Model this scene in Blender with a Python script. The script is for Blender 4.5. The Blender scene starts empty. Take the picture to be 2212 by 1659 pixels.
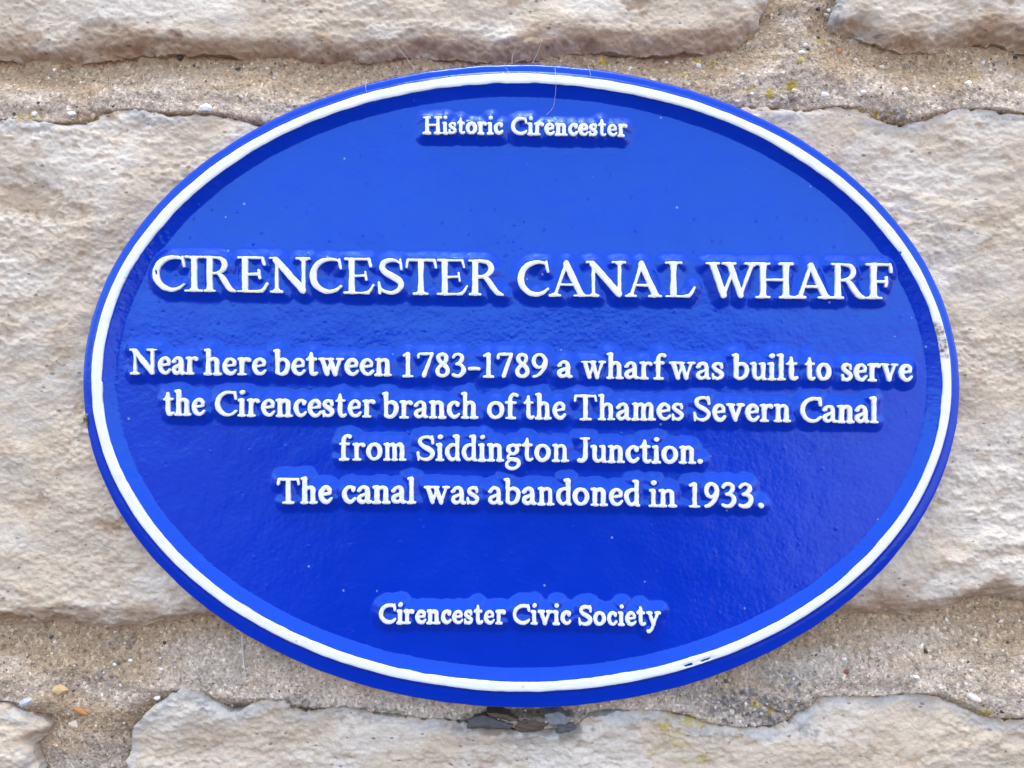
import bpy, math, random
import numpy as np
R = math.radians
C = bpy.context.scene.collection
random.seed(5)
# ------------------------------------------------------------------ camera, sky, sun, exposure
# Lengths are laid out on the front plane of the plaque in quarter millimetres (U); +x right, +y down, z towards the viewer.
U = 0.00025
CX, CY, DIST = 1106.0, 829.5, 1598.0
cam = bpy.data.cameras.new('camera'); co = bpy.data.objects.new('camera', cam); C.objects.link(co)
co.location = (0, -DIST*U, 0); co.rotation_euler = (R(90), 0, 0)
cam.sensor_width = 36; cam.lens = 36*DIST/2212; cam.clip_start = .01; cam.clip_end = 500
bpy.context.scene.camera = co
SUN_EL, SUN_AZ = 87, 215                         # veiled sun: broad soft light from high in front of the wall
w = bpy.data.worlds.new('World'); bpy.context.scene.world = w; w.use_nodes = True
nt = w.node_tree; nt.nodes.clear()
sky = nt.nodes.new('ShaderNodeTexSky'); sky.sky_type = 'NISHITA'; sky.sun_disc = False
sky.sun_elevation = R(SUN_EL); sky.sun_rotation = R(SUN_AZ); sky.dust_density = 2.0; sky.ozone_density = 0.0
hs = nt.nodes.new('ShaderNodeHueSaturation'); hs.inputs['Saturation'].default_value = .88
bg = nt.nodes.new('ShaderNodeBackground'); bg.inputs['Strength'].default_value = .12
wo = nt.nodes.new('ShaderNodeOutputWorld')
nt.links.new(sky.outputs[0], hs.inputs['Color']); nt.links.new(hs.outputs[0], bg.inputs[0]); nt.links.new(bg.outputs[0], wo.inputs[0])
sl = bpy.data.lights.new('sun', 'SUN'); sl.energy = .5; sl.angle = R(22); sl.color = (1, .91, .76)
so = bpy.data.objects.new('sun', sl); C.objects.link(so)
so.rotation_euler = (R(90-SUN_EL), 0, R(180-SUN_AZ)); so.location = (0, -3, 5)
sc = bpy.context.scene
sc.view_settings.view_transform = 'Standard'; sc.view_settings.look = 'None'
sc.view_settings.exposure = 2.30; sc.view_settings.gamma = 1.0
# ------------------------------------------------------------------ numeric helpers
def vnoise(x, y, seed=0):
    xi = np.floor(x).astype(np.int64); yi = np.floor(y).astype(np.int64)
    fx = x-xi; fy = y-yi
    fx = fx*fx*fx*(fx*(fx*6-15)+10); fy = fy*fy*fy*(fy*(fy*6-15)+10)
    def h(a, b):
        n = (a*374761393+b*668265263+seed*974634777) & 0xffffffff
        n = ((n ^ (n >> 13))*1274126177) & 0xffffffff
        return ((n ^ (n >> 16)) & 0xffffff)/float(0xffffff)*2-1
    a, b, c, d = h(xi, yi), h(xi+1, yi), h(xi, yi+1), h(xi+1, yi+1)
    return a+(b-a)*fx+(c-a)*fy+(a-b-c+d)*fx*fy
def fbm(x, y, sx, sy, o=4, seed=0, g=.5):
    r = 0; a = 1.0; t = 0
    ca, sa = .8, .6
    x = x/sx; y = y/sy
    for i in range(o):
        r = r+a*vnoise(x, y, seed+i*7); t += a; a *= g
        x, y = (x*ca-y*sa)*2.03+17.3, (x*sa+y*ca)*2.03-9.1
    return r/t*1.6
def sstep(a, b, x):
    t = np.clip((x-a)/(b-a), 0, 1); return t*t*(3-2*t)
def mixc(c, col, f):
    return c+(np.array(col)-c)*np.clip(f, 0, 1)[..., None]
def ellipse_sd(x, y, cx, cy, a, b, th=.0115):
    u, v = x-cx, y-cy
    u, v = u*math.cos(th)+v*math.sin(th), -u*math.sin(th)+v*math.cos(th)
    k1 = np.hypot(u/a, v/b); k2 = np.hypot(u/a**2, v/b**2)+1e-9
    return k1*(k1-1)/k2
def poly_sd(x, y, pts):
    P = np.array(pts, float); n = len(P)
    d = np.full(x.shape, 1e9); inside = np.zeros(x.shape, bool)
    for i in range(n):
        ax, ay = P[i]; bx, by = P[(i+1) % n]
        dx, dy = bx-ax, by-ay
        t = np.clip(((x-ax)*dx+(y-ay)*dy)/(dx*dx+dy*dy+1e-9), 0, 1)
        d = np.minimum(d, (x-ax-t*dx)**2+(y-ay-t*dy)**2)
        if abs(dy) > 1e-9:
            inside ^= ((ay > y) != (by > y)) & (x < dx*(y-ay)/dy+ax)
    d = np.sqrt(d)
    return np.where(inside, -d, d)
def world_pts(x, y, z):
    return np.stack([(x-CX)*U, -z*U, -(y-CY)*U], -1)
def link(name, me, mat, parent=None):
    o = bpy.data.objects.new(name, me); C.objects.link(o)
    if mat: me.materials.append(mat)
    if parent: o.parent = parent
    return o
def mesh_from(name, V, polys, smooth=True, col=None):
    """V (n,3) array; polys: list of (k, m) index arrays"""
    me = bpy.data.meshes.new(name)
    me.vertices.add(len(V)); me.vertices.foreach_set('co', np.ascontiguousarray(V, np.float32).ravel())
    lp = np.concatenate([p.ravel() for p in polys]).astype(np.int32)
    tot = np.concatenate([np.full(p.shape[0], p.shape[1]) for p in polys]).astype(np.int32)
    st = np.concatenate([[0], np.cumsum(tot)[:-1]]).astype(np.int32)
    me.loops.add(len(lp)); me.loops.foreach_set('vertex_index', lp)
    me.polygons.add(len(tot)); me.polygons.foreach_set('loop_start', st)
    me.update(calc_edges=True)
    me.polygons.foreach_set('use_smooth', np.full(len(tot), smooth))
    if col is not None:
        a = me.color_attributes.new('Col', 'FLOAT_COLOR', 'POINT')
        c = np.ones((len(V), 4), np.float32); c[:, :3] = col; a.data.foreach_set('color', c.ravel())
    me.validate(); me.update()
    return me
def relief(name, X, Y, F, H, step, mat, parent=None, skirt=None, col=None, scale=1.0):
    """solid relief: the part of the grid with F < 0, clipped along F = 0, at height H; skirt = depth the rim falls to"""
    eps = .06*step
    F = np.where(np.abs(F) < eps, np.where(F < 0, -eps, eps), F)
    h, w_ = F.shape
    ins = F < 0
    idx = np.full(F.shape, -1, np.int64)
    n = int(ins.sum()); idx[ins] = np.arange(n)
    vx = list(); 
    VX = [X[ins]]; VY = [Y[ins]]; VZ = [H[ins]]
    VC = [col[ins]] if col is not None else None
    q = ins.astype(np.int8); s4 = q[:-1, :-1]+q[1:, :-1]+q[:-1, 1:]+q[1:, 1:]
    fj, fi = np.nonzero(s4 == 4)
    quads = np.stack([idx[fj, fi], idx[fj+1, fi], idx[fj+1, fi+1], idx[fj, fi+1]], -1)
    cut = {}; ex, ey, ez, ec = [], [], [], []
    def crossing(a, b):
        k = (a, b) if a < b else (b, a)
        if k in cut: return cut[k]
        fa, fb = F[a], F[b]; t = fa/(fa-fb)
        ex.append(X[a]+(X[b]-X[a])*t); ey.append(Y[a]+(Y[b]-Y[a])*t)
        z = H[a]+(H[b]-H[a])*t; ez.append(z)
        if col is not None: ec.append(col[a]+(col[b]-col[a])*t)
        cut[k] = n+len(ex)-1
        return cut[k]
    extra = {3: [], 4: [], 5: [], 6: []}; rim = []
    bj, bi = np.nonzero((s4 > 0) & (s4 < 4))
    for j, i in zip(bj.tolist(), bi.tolist()):
        cs = [(j, i), (j+1, i), (j+1, i+1), (j, i+1)]
        poly = []; marks = []
        for k in range(4):
            a, b = cs[k], cs[(k+1) % 4]
            if ins[a]: poly.append(int(idx[a]))
            if ins[a] != ins[b]:
                c = crossing(a, b); poly.append(c); marks.append((c, bool(ins[a])))
        extra[len(poly)].append(poly)
        for k in range(len(marks)):
            if marks[k][1]: rim.append((marks[k][0], marks[(k+1) % len(marks)][0]))
    vx = np.concatenate(VX+[np.array(ex)]); vy = np.concatenate(VY+[np.array(ey)]); vz = np.concatenate(VZ+[np.array(ez)])
    if col is not None: vc = np.concatenate(VC+[np.array(ec).reshape(-1, 3)])
    polys = [quads] if len(quads) else []
    for k, l in extra.items():
        if l: polys.append(np.array(l))
    if skirt is not None and rim:
        rim = np.array(rim); u, inv = np.unique(rim, return_inverse=True); inv = inv.reshape(rim.shape)
        m0 = len(vx); k = len(u)
        vx = np.concatenate([vx, vx[u], vx[u]]); vy = np.concatenate([vy, vy[u], vy[u]])
        vz = np.concatenate([vz, vz[u], np.full(k, float(skirt))])
        if col is not None: vc = np.concatenate([vc, vc[u], vc[u]])
        a, b = inv[:, 0]+m0, inv[:, 1]+m0
        polys.append(np.stack([a, a+k, b+k, b], -1))
    V = world_pts(CX+(vx-CX)*scale, CY+(vy-CY)*scale, vz)
    me = mesh_from(name, V, polys, True, vc if col is not None else None)
    return link(name, me, mat, parent)
def grid(x0, x1, y0, y1, st):
    return np.meshgrid(np.arange(x0, x1+st, st, dtype=float), np.arange(y0, y1+st, st, dtype=float))
def empty(name, label, cat, loc=(0, 0, 0), group=None):
    o = bpy.data.objects.new(name, None); C.objects.link(o); o.location = loc; o.empty_display_size = .05
    o['label'] = label; o['category'] = cat
    if group: o['group'] = group
    return o
def tag(o, label, cat, group=None, kind=None):
    o['label'] = label; o['category'] = cat
    if group: o['group'] = group
    if kind: o['kind'] = kind
    return o
# ------------------------------------------------------------------ materials
def nodes(name):
    m = bpy.data.materials.new(name); m.use_nodes = True
    t = m.node_tree; return m, t, t.nodes['Principled BSDF'], lambda k: t.nodes.new('ShaderNode'+k), t.links.new
def noise_node(N, Lk, co_out, scale, detail=4, rough=.6, typ=None):
    n = N('TexNoise'); n.inputs['Scale'].default_value = scale; n.inputs['Detail'].default_value = detail; n.inputs['Roughness'].default_value = rough
    Lk(co_out, n.inputs['Vector']); return n
def ramp(N, Lk, src, stops):
    r = N('ValToRGB'); e = r.color_ramp.elements
    while len(e) < len(stops): e.new(.5)
    for k, (p, c) in enumerate(stops): e[k].position = p; e[k].color = (c, c, c, 1) if not isinstance(c, tuple) else (*c, 1)
    Lk(src, r.inputs[0]); return r
def mixrgb(N, Lk, fac, a, b, mode='MIX'):
    m = N('Mix'); m.data_type = 'RGBA'; m.blend_type = mode
    for s, v in ((m.inputs[0], fac), (m.inputs[6], a), (m.inputs[7], b)):
        if isinstance(v, (int, float)): s.default_value = v
        elif isinstance(v, tuple): s.default_value = (*v, 1)
        else: Lk(v, s)
    return m.outputs[2]
def bump(N, Lk, h, strength, dist, prev=None):
    b = N('Bump'); b.inputs['Strength'].default_value = strength; b.inputs['Distance'].default_value = dist
    Lk(h, b.inputs['Height'])
    if prev: Lk(prev, b.inputs['Normal'])
    return b.outputs[0]
def mat_blue():
    m, t, P, N, Lk = nodes('blue_gloss_paint')
    tc = N('TexCoord').outputs['Object']
    n1 = noise_node(N, Lk, tc, 420, 3, .55); n2 = noise_node(N, Lk, tc, 60, 3, .5); n3 = noise_node(N, Lk, tc, 14, 3, .55)
    base = mixrgb(N, Lk, n3.outputs[0], (.0, .021, .39), (.0, .029, .48))
    # tiny pale specks of dust and grit
    v = N('TexVoronoi'); v.inputs['Scale'].default_value = 110; Lk(tc, v.inputs['Vector'])
    sp = N('Math'); sp.operation = 'LESS_THAN'; Lk(v.outputs['Distance'], sp.inputs[0]); sp.inputs[1].default_value = .075
    sx = N('SeparateColor'); Lk(v.outputs['Color'], sx.inputs[0])
    sel = N('Math'); sel.operation = 'GREATER_THAN'; Lk(sx.outputs[0], sel.inputs[0]); sel.inputs[1].default_value = .80
    mm = N('Math'); mm.operation = 'MULTIPLY'; Lk(sp.outputs[0], mm.inputs[0]); Lk(sel.outputs[0], mm.inputs[1])
    mk = N('Math'); mk.operation = 'MULTIPLY'; Lk(mm.outputs[0], mk.inputs[0]); mk.inputs[1].default_value = .6
    base = mixrgb(N, Lk, mk.outputs[0], base, (.30, .36, .45))
    Lk(base, P.inputs['Base Color'])
    rr = ramp(N, Lk, n2.outputs[0], [(.3, .12), (.75, .25)]); Lk(rr.outputs[0], P.inputs['Roughness'])
    P.inputs['Specular IOR Level'].default_value = .75; P.inputs['Specular Tint'].default_value = (.29, .71, 1, 1)
    b = bump(N, Lk, n1.outputs[0], .42, .0004); b = bump(N, Lk, n2.outputs[0], .22, .0014, b)
    Lk(b, P.inputs['Normal'])
    return m
def mat_white(stained=False):
    m, t, P, N, Lk = nodes('white_gloss_paint')
    tc = N('TexCoord').outputs['Object']
    n = noise_node(N, Lk, tc, 90, 4, .6); n2 = noise_node(N, Lk, tc, 700, 3, .6)
    base = mixrgb(N, Lk, ramp(N, Lk, n.outputs[0], [(.35, 0.0), (.75, 1.0)]).outputs[0], (.79, .82, .81), (.72, .77, .78))
    if stained:
        at = N('Attribute'); at.attribute_name = 'Col'; at.attribute_type = 'GEOMETRY'
        base = mixrgb(N, Lk, 1.0, base, at.outputs[0], 'MULTIPLY')
    sp = ramp(N, Lk, n2.outputs[0], [(.24, 1.0), (.29, 0.0)])
    base = mixrgb(N, Lk, sp.outputs[0], base, (.32, .36, .40))
    Lk(base, P.inputs['Base Color']); P.inputs['Roughness'].default_value = .34
    Lk(bump(N, Lk, n.outputs[0], .25, .0006), P.inputs['Normal'])
    return m
def mat_rock(name, speck, grain, bumpd):
    m, t, P, N, Lk = nodes(name)
    tc = N('TexCoord').outputs['Object']
    at = N('Attribute'); at.attribute_name = 'Col'; at.attribute_type = 'GEOMETRY'
    if not grain:                                 # short slanting tool and bedding marks
        mp = N('Mapping'); mp.inputs['Rotation'].default_value = (0, R(-17), 0); mp.inputs['Scale'].default_value = (.62, 1, 1.1)
        Lk(tc, mp.inputs['Vector']); tc = mp.outputs[0]
    n1 = noise_node(N, Lk, tc, 900 if not grain else 760, 4, .7); n2 = noise_node(N, Lk, tc, 260, 5, .7); n3 = noise_node(N, Lk, tc, 55, 5, .65)
    g1 = ramp(N, Lk, n1.outputs[0], [(.25, 1-speck*1.15), (.5, 1.0), (.75, 1+speck*.62)])
    base = mixrgb(N, Lk, 1.0, at.outputs[0], g1.outputs[0], 'MULTIPLY')
    g2 = ramp(N, Lk, n2.outputs[0], [(.3, 1-speck*.7), (.5, 1.0), (.72, 1+speck*.35)])
    base = mixrgb(N, Lk, 1.0, base, g2.outputs[0], 'MULTIPLY')
    if grain:                                     # single sand grains
        vg = N('TexVoronoi'); vg.inputs['Scale'].default_value = 620; Lk(tc, vg.inputs['Vector'])
        sg = N('SeparateColor'); Lk(vg.outputs['Color'], sg.inputs[0])
        rg_ = ramp(N, Lk, sg.outputs[2], [(0, .50), (.18, .86), (.7, 1.05), (.9, 1.28), (1, 1.75)])
        base = mixrgb(N, Lk, .8, base, rg_.outputs[0], 'MULTIPLY')
    # dark mineral specks
    v = N('TexVoronoi'); v.inputs['Scale'].default_value = 330; Lk(tc, v.inputs['Vector'])
    sx = N('SeparateColor'); Lk(v.outputs['Color'], sx.inputs[0])
    th = N('Math'); th.operation = 'MULTIPLY'; Lk(sx.outputs[1], th.inputs[0]); th.inputs[1].default_value = .30
    a = N('Math'); a.operation = 'LESS_THAN'; Lk(v.outputs['Distance'], a.inputs[0]); Lk(th.outputs[0], a.inputs[1])
    s = N('Math'); s.operation = 'GREATER_THAN'; Lk(sx.outputs[0], s.inputs[0]); s.inputs[1].default_value = .84 if not grain else .62
    q = N('Math'); q.operation = 'MULTIPLY'; Lk(a.outputs[0], q.inputs[0]); Lk(s.outputs[0], q.inputs[1])
    q2 = N('Math'); q2.operation = 'MULTIPLY'; Lk(q.outputs[0], q2.inputs[0]); q2.inputs[1].default_value = .62
    base = mixrgb(N, Lk, q2.outputs[0], base, (.10, .085, .07))
    Lk(base, P.inputs['Base Color']); P.inputs['Roughness'].default_value = .92; P.inputs['Specular IOR Level'].default_value = .25
    b = bump(N, Lk, n3.outputs[0], .36, bumpd*3.0); b = bump(N, Lk, n2.outputs[0], .85, bumpd*1.5, b); b = bump(N, Lk, n1.outputs[0], .9, bumpd*.8, b)
    if grain: b = bump(N, Lk, ramp(N, Lk, vg.outputs['Distance'], [(0, 1.0), (.6, 0.0)]).outputs[0], .6, .0006, b)
    Lk(b, P.inputs['Normal'])
    return m
def mat_plain(name, col, rough=.8, var=.25, scale=300, bd=.0003):
    m, t, P, N, Lk = nodes(name)
    tc = N('TexCoord').outputs['Object']
    n = noise_node(N, Lk, tc, scale, 4, .65)
    Lk(mixrgb(N, Lk, n.outputs[0], tuple(c*(1-var) for c in col), tuple(min(1, c*(1+var)) for c in col)), P.inputs['Base Color'])
    P.inputs['Roughness'].default_value = rough; P.inputs['Specular IOR Level'].default_value = .3
    Lk(bump(N, Lk, n.outputs[0], .5, bd), P.inputs['Normal'])
    return m
def mat_attr(name, rough=.7):
    m, t, P, N, Lk = nodes(name)
    at = N('Attribute'); at.attribute_name = 'Col'; at.attribute_type = 'GEOMETRY'
    n = noise_node(N, Lk, N('TexCoord').outputs['Object'], 800, 3, .6)
    Lk(mixrgb(N, Lk, 1.0, at.outputs[0], ramp(N, Lk, n.outputs[0], [(.3, .78), (.7, 1.12)]).outputs[0], 'MULTIPLY'), P.inputs['Base Color'])
    P.inputs['Roughness'].default_value = rough; P.inputs['Specular IOR Level'].default_value = .3
    return m
M_BLUE = mat_blue(); M_WHITE = mat_white(); M_RING = mat_white(True)
M_STONE = mat_rock('limestone', .16, False, .0005); M_MORTAR = mat_rock('sandy_lime_mortar', .36, True, .0008)
M_CORE = mat_plain('rough_mortar', (.34, .27, .19), .95, .3, 120, .001)
M_GRAIN = mat_attr('sand_grain', .6)
# ---------------------------------------------------------------- lettering: strokes of a hand-cut serif letter
# units: cap height 1, x-height XH; every point is (x, y, width in stems); curves are smoothed
XH = 0.70
def _cr(pts, n=7):
    P = np.array(pts, float)
    if len(P) < 3: return P
    Q = np.vstack([2*P[0]-P[1], P, 2*P[-1]-P[-2]])
    out = []
    for i in range(len(P)-1):
        p0, p1, p2, p3 = Q[i:i+4]
        for t in np.linspace(0, 1, n, endpoint=False):
            out.append(0.5*((2*p1)+(p2-p0)*t+(2*p0-5*p1+4*p2-p3)*t*t+(3*p1-p0-3*p2+p3)*t**3))
    out.append(P[-1])
    return np.array(out)
def L(x0, y0, x1, y1, w=1.0, w2=None): return ('l', [(x0, y0, w), (x1, y1, w if w2 is None else w2)])
def K(*pts): return ('c', list(pts))
def SB(x, a=.13, b=.13): return [L(x-a, .022, x+b, .022, .36), L(x-a*.35, .05, x+b*.35, .05, .55)]
def ST(x, a=.13, b=.13, y=1.0): return [L(x-a, y-.022, x+b, y-.022, .36), L(x-a*.35, y-.05, x+b*.35, y-.05, .55)]
def FL(x, y, d=.11): return [L(x-d, y-.055, x, y-.01, .5, .7), L(x-.02, y-.04, x, y-.08, .9, 1.0)]
def stem(x, y0, y1, w=1.0): return [('l', [(x, y0, w*1.04), (x, (y0+y1)/2, w*.95), (x, y1, w*1.04)])]
G = {}
def glyph(ch, *parts):
    st = []
    for p in parts:
        st += p if isinstance(p, list) else [p]
    G[ch] = st
glyph('C', K((.80,.90,.42),(.72,.945,.5),(.54,.962,.62),(.34,.905,.85),(.16,.74,1.0),(.09,.5,1.1),(.15,.26,1.02),(.32,.09,.85),(.52,.035,.68),(.70,.08,.55),(.84,.2,.36)),
      K((.80,.975,.3),(.815,.84,.5),(.84,.70,.42)))
glyph('I', stem(.24,.04,.96), SB(.24,.2,.18), ST(.24,.2,.18))
glyph('R', stem(.17,.04,.95), SB(.17), K((.02,.978,.36),(.14,.975,.4),(.34,.965,.52),(.50,.92,.75),(.575,.77,.95),(.52,.62,.85),(.38,.535,.55),(.22,.515,.42)),
      K((.40,.52,.6),(.50,.42,.85),(.62,.22,.98),(.73,.075,.85),(.86,.022,.42)))
glyph('E', stem(.19,.04,.96), L(.02,.022,.60,.022,.4), L(.03,.978,.62,.978,.4), L(.2,.50,.52,.515,.44), K((.60,.98,.35),(.625,.90,.46),(.65,.79,.36)),
      K((.52,.62,.36),(.53,.52,.42),(.545,.40,.36)), K((.50,.03,.4),(.62,.07,.5),(.72,.25,.36)))
glyph('N', K((0,.978,.36),(.12,.975,.4),(.17,.94,.6)), stem(.19,.04,.9,.55), SB(.19,.16,.14), L(.17,.93,.93,.06,1.12), L(.95,.96,.95,.02,.6,.55), L(.955,.0,.955,.05,.5), ST(.95,.2,.16))
glyph('S', K((.60,.98,.32),(.615,.85,.5),(.63,.70,.4)), K((.60,.88,.42),(.48,.955,.52),(.31,.965,.68),(.15,.88,.85),(.125,.72,.98),(.25,.585,1.12),(.47,.455,1.18),(.615,.30,1.05),(.56,.12,.85),(.38,.03,.64),(.20,.055,.52),(.08,.13,.45)),
      K((.035,.33,.38),(.05,.17,.5),(.06,.0,.34)))
glyph('T', stem(.43,.04,.96), SB(.43,.2,.2), L(.05,.972,.82,.972,.44), K((.06,.98,.4),(.035,.9,.46),(.02,.77,.36)), K((.81,.98,.4),(.84,.9,.46),(.86,.77,.36)))
glyph('A', L(.47,.99,.16,.06,.52), L(.46,.97,.86,.05,1.0,1.08), L(.25,.33,.70,.33,.42), SB(.14,.14,.15), SB(.89,.2,.16), L(.455,1.0,.48,.95,.5))
glyph('L', stem(.2,.04,.96), ST(.2,.18,.18), L(.02,.022,.58,.022,.4), K((.46,.03,.4),(.60,.06,.52),(.71,.28,.38)))
glyph('W', L(.18,.95,.46,.07,1.08), L(.46,.0,.455,.06,.55), L(.46,.06,.72,.78,.5), L(.64,.96,.93,.07,1.0), L(.935,.0,.93,.06,.55), L(.93,.06,1.24,.95,.52), ST(.16,.16,.18), ST(.62,.18,.16), ST(1.24,.18,.16))
glyph('H', stem(.2,.04,.96), stem(.84,.04,.96), L(.2,.52,.84,.52,.44), SB(.2,.18,.17), SB(.84,.17,.18), ST(.2,.18,.17), ST(.84,.17,.18))
glyph('F', stem(.2,.04,.96), SB(.2,.18,.2), L(.03,.978,.63,.968,.42), K((.62,.98,.4),(.645,.88,.5),(.655,.76,.36)), L(.2,.49,.53,.49,.44), K((.53,.60,.38),(.54,.49,.44),(.52,.36,.36)))
glyph('J', K((.26,.95,1.0),(.26,.5,.96),(.255,.22,.98),(.20,.06,.9),(.10,.005,.75),(.02,.05,.62)), L(.0,.07,.06,.03,.7), ST(.26,.19,.14))
# lower case
glyph('n', FL(.15,XH), stem(.15,.04,XH-.05), SB(.15,.13,.11), K((.16,.50,.42),(.26,.615,.6),(.38,.645,.8),(.475,.57,1.0),(.49,.40,1.0),(.49,.06,1.0)), SB(.49,.1,.14))
glyph('m', FL(.15,XH), stem(.15,.04,XH-.05), SB(.15,.13,.1), K((.16,.50,.42),(.25,.61,.6),(.36,.645,.8),(.44,.56,1.0),(.45,.40,1.0),(.45,.06,1.0)), SB(.45,.09,.1),
      K((.47,.52,.42),(.56,.61,.6),(.67,.645,.8),(.75,.56,1.0),(.76,.40,1.0),(.76,.06,1.0)), SB(.76,.09,.14))
glyph('h', FL(.15,1.04), stem(.15,.04,.99), SB(.15,.13,.11), K((.16,.48,.42),(.26,.615,.6),(.38,.645,.8),(.475,.57,1.0),(.49,.40,1.0),(.49,.06,1.0)), SB(.49,.1,.14))
glyph('b', FL(.15,1.04), K((.15,.99,1.05),(.15,.5,.95),(.15,.12,.9)), K((.15,.50,.42),(.27,.63,.62),(.42,.64,.85),(.545,.52,1.02),(.56,.32,1.08),(.48,.12,.92),(.33,.035,.66),(.2,.05,.62),(.14,.12,.7)))
glyph('d', FL(.49,1.04,.12), K((.49,.99,1.05),(.49,.5,.95),(.49,.1,1.0)), L(.49,.06,.58,.03,.7,.4), K((.48,.58,.44),(.36,.655,.6),(.22,.61,.85),(.11,.47,1.03),(.10,.28,1.05),(.19,.09,.9),(.32,.04,.7),(.48,.15,.45)))
glyph('e', K((.13,.355,.45),(.30,.375,.42),(.465,.40,.46)), K((.48,.40,.46),(.465,.55,.72),(.34,.655,.66),(.2,.60,.85),(.11,.44,1.02),(.105,.27,1.05),(.19,.10,.92),(.33,.04,.74),(.44,.08,.6),(.53,.18,.4)))
glyph('c', K((.44,.52,.8),(.43,.58,.85),(.35,.65,.62),(.22,.61,.8),(.12,.47,1.0),(.105,.29,1.05),(.18,.11,.92),(.31,.04,.74),(.42,.08,.6),(.50,.17,.4)), L(.43,.55,.46,.60,.7))
glyph('o', K((.33,.655,.66),(.19,.59,.92),(.105,.43,1.08),(.11,.23,1.06),(.21,.075,.85),(.34,.04,.68),(.48,.11,.9),(.56,.27,1.08),(.555,.46,1.06),(.46,.61,.85),(.33,.655,.66)))
glyph('a', K((.10,.51,.6),(.15,.60,.62),(.28,.655,.66),(.39,.60,.85),(.425,.47,1.0),(.425,.3,1.0),(.425,.14,.98),(.47,.05,.75),(.55,.045,.42)), L(.07,.50,.14,.53,.6),
      K((.42,.40,.44),(.28,.34,.6),(.13,.26,.85),(.10,.14,.95),(.18,.05,.8),(.30,.06,.6),(.42,.16,.46)))
glyph('r', FL(.15,XH), stem(.15,.04,XH-.05), SB(.15,.13,.15), K((.16,.48,.45),(.24,.6,.62),(.33,.645,.72),(.42,.615,.8)), L(.40,.64,.44,.60,.8))
glyph('s', K((.37,.66,.3),(.385,.57,.5),(.39,.48,.4)), K((.37,.60,.5),(.27,.66,.58),(.14,.62,.72),(.09,.51,.9),(.17,.405,1.0),(.31,.315,1.02),(.40,.20,.95),(.35,.08,.74),(.22,.035,.58),(.1,.08,.5)), K((.05,.23,.4),(.06,.12,.5),(.06,.02,.32)))
glyph('t', K((.17,.90,.34),(.175,.7,.85),(.175,.4,1.0),(.175,.18,1.0),(.22,.065,.85),(.31,.04,.6),(.39,.09,.4)), L(.02,.645,.35,.66,.44), L(.06,.66,.17,.80,.4,.5))
glyph('i', FL(.15,XH), stem(.15,.04,XH-.05), SB(.15,.13,.13), L(.16,.955,.185,.965,1.05))
glyph('l', FL(.15,1.04), stem(.15,.04,.99), SB(.15,.13,.13))
glyph('u', FL(.14,XH), K((.14,.62,1.0),(.14,.25,1.0),(.19,.09,.88),(.30,.045,.68),(.42,.12,.5),(.48,.2,.42)), FL(.49,XH), stem(.49,.08,XH-.05), L(.49,.06,.585,.03,.72,.4))
glyph('f', stem(.16,.04,.62), K((.16,.6,1.0),(.165,.84,.92),(.23,.99,.7),(.33,1.035,.66),(.42,.985,.8)), L(.02,.655,.36,.655,.44), SB(.16,.14,.18))
glyph('v', L(.13,.65,.31,.07,1.0), L(.31,.0,.31,.06,.6), L(.31,.05,.53,.65,.5), ST(.12,.12,.13,XH), ST(.53,.11,.12,XH))
glyph('y', L(.13,.65,.33,.08,1.0), K((.55,.65,.5),(.33,.05,.55),(.24,-.17,.55),(.14,-.27,.6),(.07,-.28,.95)), ST(.12,.12,.13,XH), ST(.55,.11,.12,XH))
glyph('w', L(.13,.65,.30,.07,1.0), L(.30,.0,.30,.06,.6), L(.30,.06,.47,.55,.5), L(.44,.65,.63,.07,1.0), L(.63,.0,.63,.06,.6), L(.63,.05,.83,.65,.5), ST(.12,.12,.12,XH), ST(.44,.12,.10,XH), ST(.83,.11,.11,XH))
glyph('g', K((.29,.66,.6),(.15,.58,.85),(.13,.43,.95),(.24,.31,.62),(.36,.30,.6),(.47,.42,.9),(.46,.56,.9),(.36,.65,.62),(.29,.66,.6)), L(.40,.63,.58,.67,.5,.6),
      K((.22,.31,.5),(.12,.20,.6),(.15,.10,.8),(.33,.075,.95),(.50,.02,1.0),(.54,-.12,.85),(.42,-.26,.66),(.22,-.29,.66),(.07,-.20,.8),(.07,-.07,.65),(.19,.06,.5)))
glyph('1', stem(.22,.04,.96), SB(.22,.15,.15), L(.08,.88,.2,.96,.5,.7))
glyph('7', K((.04,.80,.42),(.055,.92,.5),(.12,.955,.6),(.30,.955,.6),(.55,.965,.55)), L(.55,.955,.25,.02,.62,.98))
glyph('8', K((.29,.965,.6),(.15,.90,.82),(.12,.76,.92),(.22,.60,.9),(.40,.45,.98),(.49,.26,.98),(.42,.09,.8),(.27,.03,.64),(.12,.10,.82),(.08,.26,.92),(.17,.43,.7),(.34,.57,.62),(.43,.73,.82),(.41,.89,.8),(.29,.965,.6)))
glyph('3', K((.05,.83,.5),(.13,.93,.58),(.27,.965,.66),(.40,.88,.9),(.40,.73,.95),(.30,.59,.62),(.18,.535,.45)), K((.2,.54,.45),(.36,.50,.7),(.465,.37,.98),(.45,.19,1.02),(.33,.05,.78),(.18,.025,.62),(.05,.07,.6)))
glyph('9', K((.50,.62,.6),(.42,.47,.62),(.29,.40,.62),(.15,.48,.88),(.085,.67,1.0),(.14,.87,.9),(.29,.965,.66),(.44,.90,.85),(.53,.70,1.02),(.49,.42,1.0),(.36,.18,.8),(.2,.04,.62),(.08,.0,.5)))
glyph('-', L(.06,.36,.40,.36,.62))
glyph('.', L(.1,.075,.105,.075,1.35))
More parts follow.
